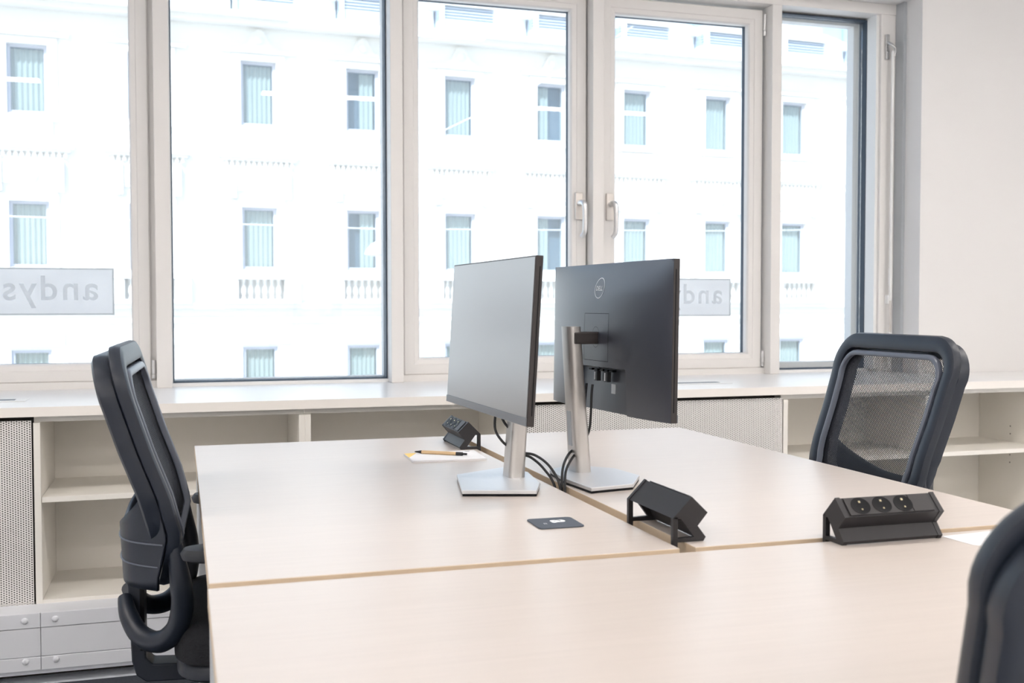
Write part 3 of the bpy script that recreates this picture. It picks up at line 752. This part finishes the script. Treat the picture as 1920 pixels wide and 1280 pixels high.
# ================================================================ ceiling lights (warm office light from behind and above)
for i, (x, y) in enumerate(((-1.6, .5), (1.2, .5), (3.4, .5), (-1.6, -1.7), (1.2, -1.7), (3.4, -1.7), (-1.6, -3.5), (1.2, -3.5), (3.4, -3.5))):
    t = thing('ceiling_light', 'long slim ceiling light fixed under the white ceiling', 'ceiling light', (x, y, CEIL-.001), group='ceiling lights')
    MB().box(-.62, .62, -.09, .09, -.045, 0).build('housing', 'white_plastic', t)
    MB().box(-.60, .60, -.075, .075, -.0475, -.0452).build('diffuser', 'lamp_diffuser', t)

# ================================================================ across the street: the white facade
FA = math.atan(.06)
fac = thing('facade_building', 'white ornate period building across the street with pale curtained windows', 'building', (0, 27.5, 0), FA)
U0, PIT = 1.54, 2.765
cols = list(range(-4, 9)); WWID = .92
rows = [(-1.75, -.03), (2.0, 3.63), (5.75, 7.43)]
ua, ub = -14., 30.
# wall: full-width bands between window rows, piers between windows (piers 0.4 deep)
def fbox(nm, u0_, u1_, v0, v1, z0, z1, m, parent=fac, bevel=0.): return MB().box(u0_, u1_, v0, v1, z0, z1).build(nm, m, parent, bevel=bevel)
bands = [(-12, rows[0][0]), (rows[0][1], rows[1][0]), (rows[1][1], rows[2][0]), (rows[2][1], 8.45)]
for z0, z1 in bands: fbox('wall_band', ua, ub, 0, .45, z0, z1, 'facade_white')
for z0, z1 in rows:
    e = ua
    for i in cols+[None]:
        x0 = U0+PIT*i if i is not None else ub
        fbox('wall_pier', e, x0, 0, .45, z0, z1, 'facade_white'); e = x0+WWID
# windows
for ri, (z0, z1) in enumerate(rows):
    for i in cols:
        x0 = U0+PIT*i; t = thing('window', None, None, (x0, .10, z0)); t.parent = fac; h = z1-z0
        fr = MB()
        for a in ((0, WWID, 0, .075), (0, WWID, h-.075, h), (0, .085, .075, h-.075), (WWID-.085, WWID, .075, h-.075)): fr.box(a[0], a[1], 0, .08, a[2], a[3])
        fr.build('window_frame', 'facade_frame', t)
        MB().box(.085, WWID-.085, .04, .046, .075, h-.075).build('pane', 'far_glass', t)
        a0, a1 = .09, WWID-.09
        if i in (1, 3) and ri > 0: (a0, a1) = (.42, WWID-.09) if i == 1 else (.09, .45)
        mbc = MB(); n = int(36*(a1-a0)/.74); mbc.grid(lambda p_, q_: (a0+(a1-a0)*p_, .16+.030*math.sin(p_*n*1.05), .08+(h-.16)*q_), n*2, 1); mbc.build('curtain', 'facade_curtain', t, smooth=True)
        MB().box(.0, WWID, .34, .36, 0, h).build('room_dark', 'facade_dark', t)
# architraves, cornices over the middle row, pediments, balustrades
mbase = {}
for i in cols:
    x0 = U0+PIT*i; xc = x0+WWID/2
    ped = i in (-2, 4, 5, 6, 7, 8)
    # surround of each window in the two upper rows
    for (z0, z1) in rows[1:]:
        s_ = MB()
        for a in ((x0-.22, x0, z0-.05, z1+.18), (x0+WWID, x0+WWID+.22, z0-.05, z1+.18), (x0, x0+WWID, z1, z1+.18)): s_.box(a[0], a[1], -.07, .0, a[2], a[3])
        s_.build('window_surround', 'facade_trim', fac)
        fbox('window_sill', x0-.25, x0+WWID+.25, -.14, 0, z0-.16, z0-.05, 'facade_trim')
    # lintel cornice with dentils
    zc = 4.80
    fbox('lintel_cornice', xc-1.04, xc+1.04, -.24, 0, zc+.10, zc+.20, 'facade_trim'); fbox('lintel_cornice', xc-.97, xc+.97, -.17, 0, zc+.02, zc+.10, 'facade_trim')
    dn = MB()
    for k in range(13): dn.box(xc-.84+k*.14-.035, xc-.84+k*.14+.035, -.12, 0, zc-.10, zc+.02)
    dn.build('dentil_row', 'facade_trim', fac)
    fbox('frieze', xc-.80, xc+.80, -.10, 0, 4.05, 4.60, 'facade_trim')
    fbox('frieze_panel', xc-.55, xc+.55, -.13, -.10, 4.15, 4.48, 'facade_white')
    for s in (-1, 1): fbox('console', xc+s*.70-.10, xc+s*.70+.10, -.20, 0, 3.85, 4.66, 'facade_trim')
    if ped:
        MB().prism([(xc-1.04, zc+.20), (xc+1.04, zc+.20), (xc+1.04, zc+.28), (xc+.55, zc+.36), (xc, zc+.48), (xc-.55, zc+.36), (xc-1.04, zc+.28)], -.22, 0, 'y').build('pediment', 'facade_trim', fac)
        mb = MB(); mb.lathe([(.26, 0), (.24, -.08), (.15, -.15), (.03, -.17)], (xc, -.10, 4.32), 14, axis='y'); mb.build('ornament', 'facade_trim', fac, smooth=True)
        fbox('apron_panel', x0-.1, x0+WWID+.1, -.10, 0, 5.22, 5.56, 'facade_trim')
    else:
        # crest over the top windows
        MB().prism([(xc-.62, 7.72), (xc+.62, 7.72), (xc+.30, 7.86), (xc+.14, 8.16), (xc, 8.26), (xc-.14, 8.16), (xc-.30, 7.86)], -.12, 0, 'y').build('crest', 'facade_trim', fac)
        mb = MB(); mb.lathe([(.13, 0), (.12, -.07), (.05, -.12)], (xc, -.10, 7.96), 12, axis='y'); mb.build('ornament', 'facade_trim', fac, smooth=True)
    fbox('top_cornice_piece', xc-.95, xc+.95, -.14, 0, 7.62, 7.72, 'facade_trim')
    # balustrade below the middle row
    fbox('balustrade_rail', xc-1.0, xc+1.0, -.42, -.02, 1.74, 1.90, 'facade_trim'); fbox('balustrade_foot', xc-1.0, xc+1.0, -.42, -.02, 1.12, 1.22, 'facade_trim')
    for s in (-1, 1): fbox('balustrade_post', xc+s*.80-.20, xc+s*.80+.20, -.38, -.04, 1.22, 1.74, 'facade_trim')
    for k in range(6):
        bxx = xc-.45+k*.18
        if k == 0 and i == cols[0]:
            bal0 = MB().lathe([(.05, 0), (.05, .05), (.03, .08), (.065, .20), (.05, .30), (.028, .40), (.05, .46), (.05, .52)], (0, 0, 0), 10).build('baluster', 'facade_trim', fac, smooth=True); bo = bal0
        else:
            bo = bal0.copy(); COL.objects.link(bo)
        bo.location = (bxx, -.22, 1.22)
# string course and rusticated lower storey
fbox('string_course', ua, ub, -.30, 0, .98, 1.12, 'facade_trim'); fbox('string_course', ua, ub, -.16, 0, .62, .74, 'facade_trim')
for k in range(7):
    z = .12-.30*k; zt_ = z+.26
    for i in [None]+cols:
        e0 = U0+PIT*i+WWID+.34 if i is not None else ua; nxt = (U0+PIT*(cols[0] if i is None else i+1))-.34
        if nxt > ub: nxt = ub
        if nxt-e0 > .1: fbox('stone_course', e0, nxt, -.05, 0, z, zt_, 'facade_white')
for i in cols: fbox('lintel_block', U0+PIT*i-.30, U0+PIT*i+WWID+.30, -.09, 0, .06, .45, 'facade_trim')
# pilaster strips between the bays
for i in cols: fbox('pilaster', U0+PIT*i+WWID+.78, U0+PIT*i+WWID+1.06, -.06, 0, 1.95, 7.55, 'facade_white')
# main cornice and the stepped roof storey
fbox('cornice', ua, ub, -.50, .4, 8.28, 8.40, 'facade_trim'); fbox('cornice', ua, ub, -.75, .4, 8.40, 8.52, 'facade_trim')
for i in cols:
    x0 = U0+PIT*i-.15
    for nm, z0, z1, m, pr in (('roof_base', 8.52, 8.92, 'roof_pale', .0), ('roof_parapet', 9.26, 9.50, 'roof_white', -.12), ('roof_glazing', 9.50, 11.2, 'roof_glass', .10), ('roof_eave', 11.2, 11.5, 'roof_white', -.2)):
        MB().prism([(x0, -.35+pr), (x0+1.48, -.35+pr), (x0+2.72, .30+pr), (x0+2.72, 1.4), (x0, 1.4)], z0, z1, 'z').build(nm, m, fac)
    for k in range(4):
        MB().prism([(x0, -.38), (x0+1.48, -.38), (x0+1.48, 1.0), (x0, 1.0)], 8.94+k*.08, 8.985+k*.08, 'z').build('louvre', 'roof_blue', fac)
    MB().prism([(x0+1.48, -.33), (x0+2.72, .32), (x0+2.72, 1.3), (x0+1.48, 1.3)], 8.92, 9.26, 'z').build('roof_panel', 'roof_white', fac)
    MB().box(x0, x0+1.48, .0, 1.3, 8.92, 9.26).build('roof_backing', 'roof_blue', fac)
    MB().box(x0-.05, x0+.03, -.48, -.30, 8.52, 11.2).build('roof_post', 'roof_white', fac)
box('street', -60, 70, 4.5, 27.2, -8.2, -8, 'street_grey', kind='structure')

# hanging street lamp and span wires over the street
t = thing('street_lamp', 'white domed street lamp hung on wires over the street', 'street lamp', (2.86, 14.5, 1.86))
MB().lathe([(.02, .20), (.05, .19), (.16, .13), (.25, .02), (.26, -.02), (.20, -.04), (.02, -.05)], (0, 0, 0), 20).build('lamp_shade', 'roof_white', t, smooth=True)
MB().lathe([(.03, .19), (.03, .34)], (0, 0, 0), 8).build('lamp_stem', 'desk_metal', t)
tag(MB().tube([(-14, 14.5, 2.75), (-3, 14.5, 2.30), (2.86, 14.5, 2.215), (9, 14.5, 2.3), (22, 14.5, 2.8)], .012, 6).build('span_wire', 'desk_metal'), 'span wire carrying the street lamp along the street', 'wire')
tag(MB().tube([(2.6, 12, 3.0), (5.0, 14, 4.3), (8.0, 17, 6.2)], .008, 6).build('overhead_wire', 'roof_white'), 'thin slanting overhead wire above the street', 'wire')
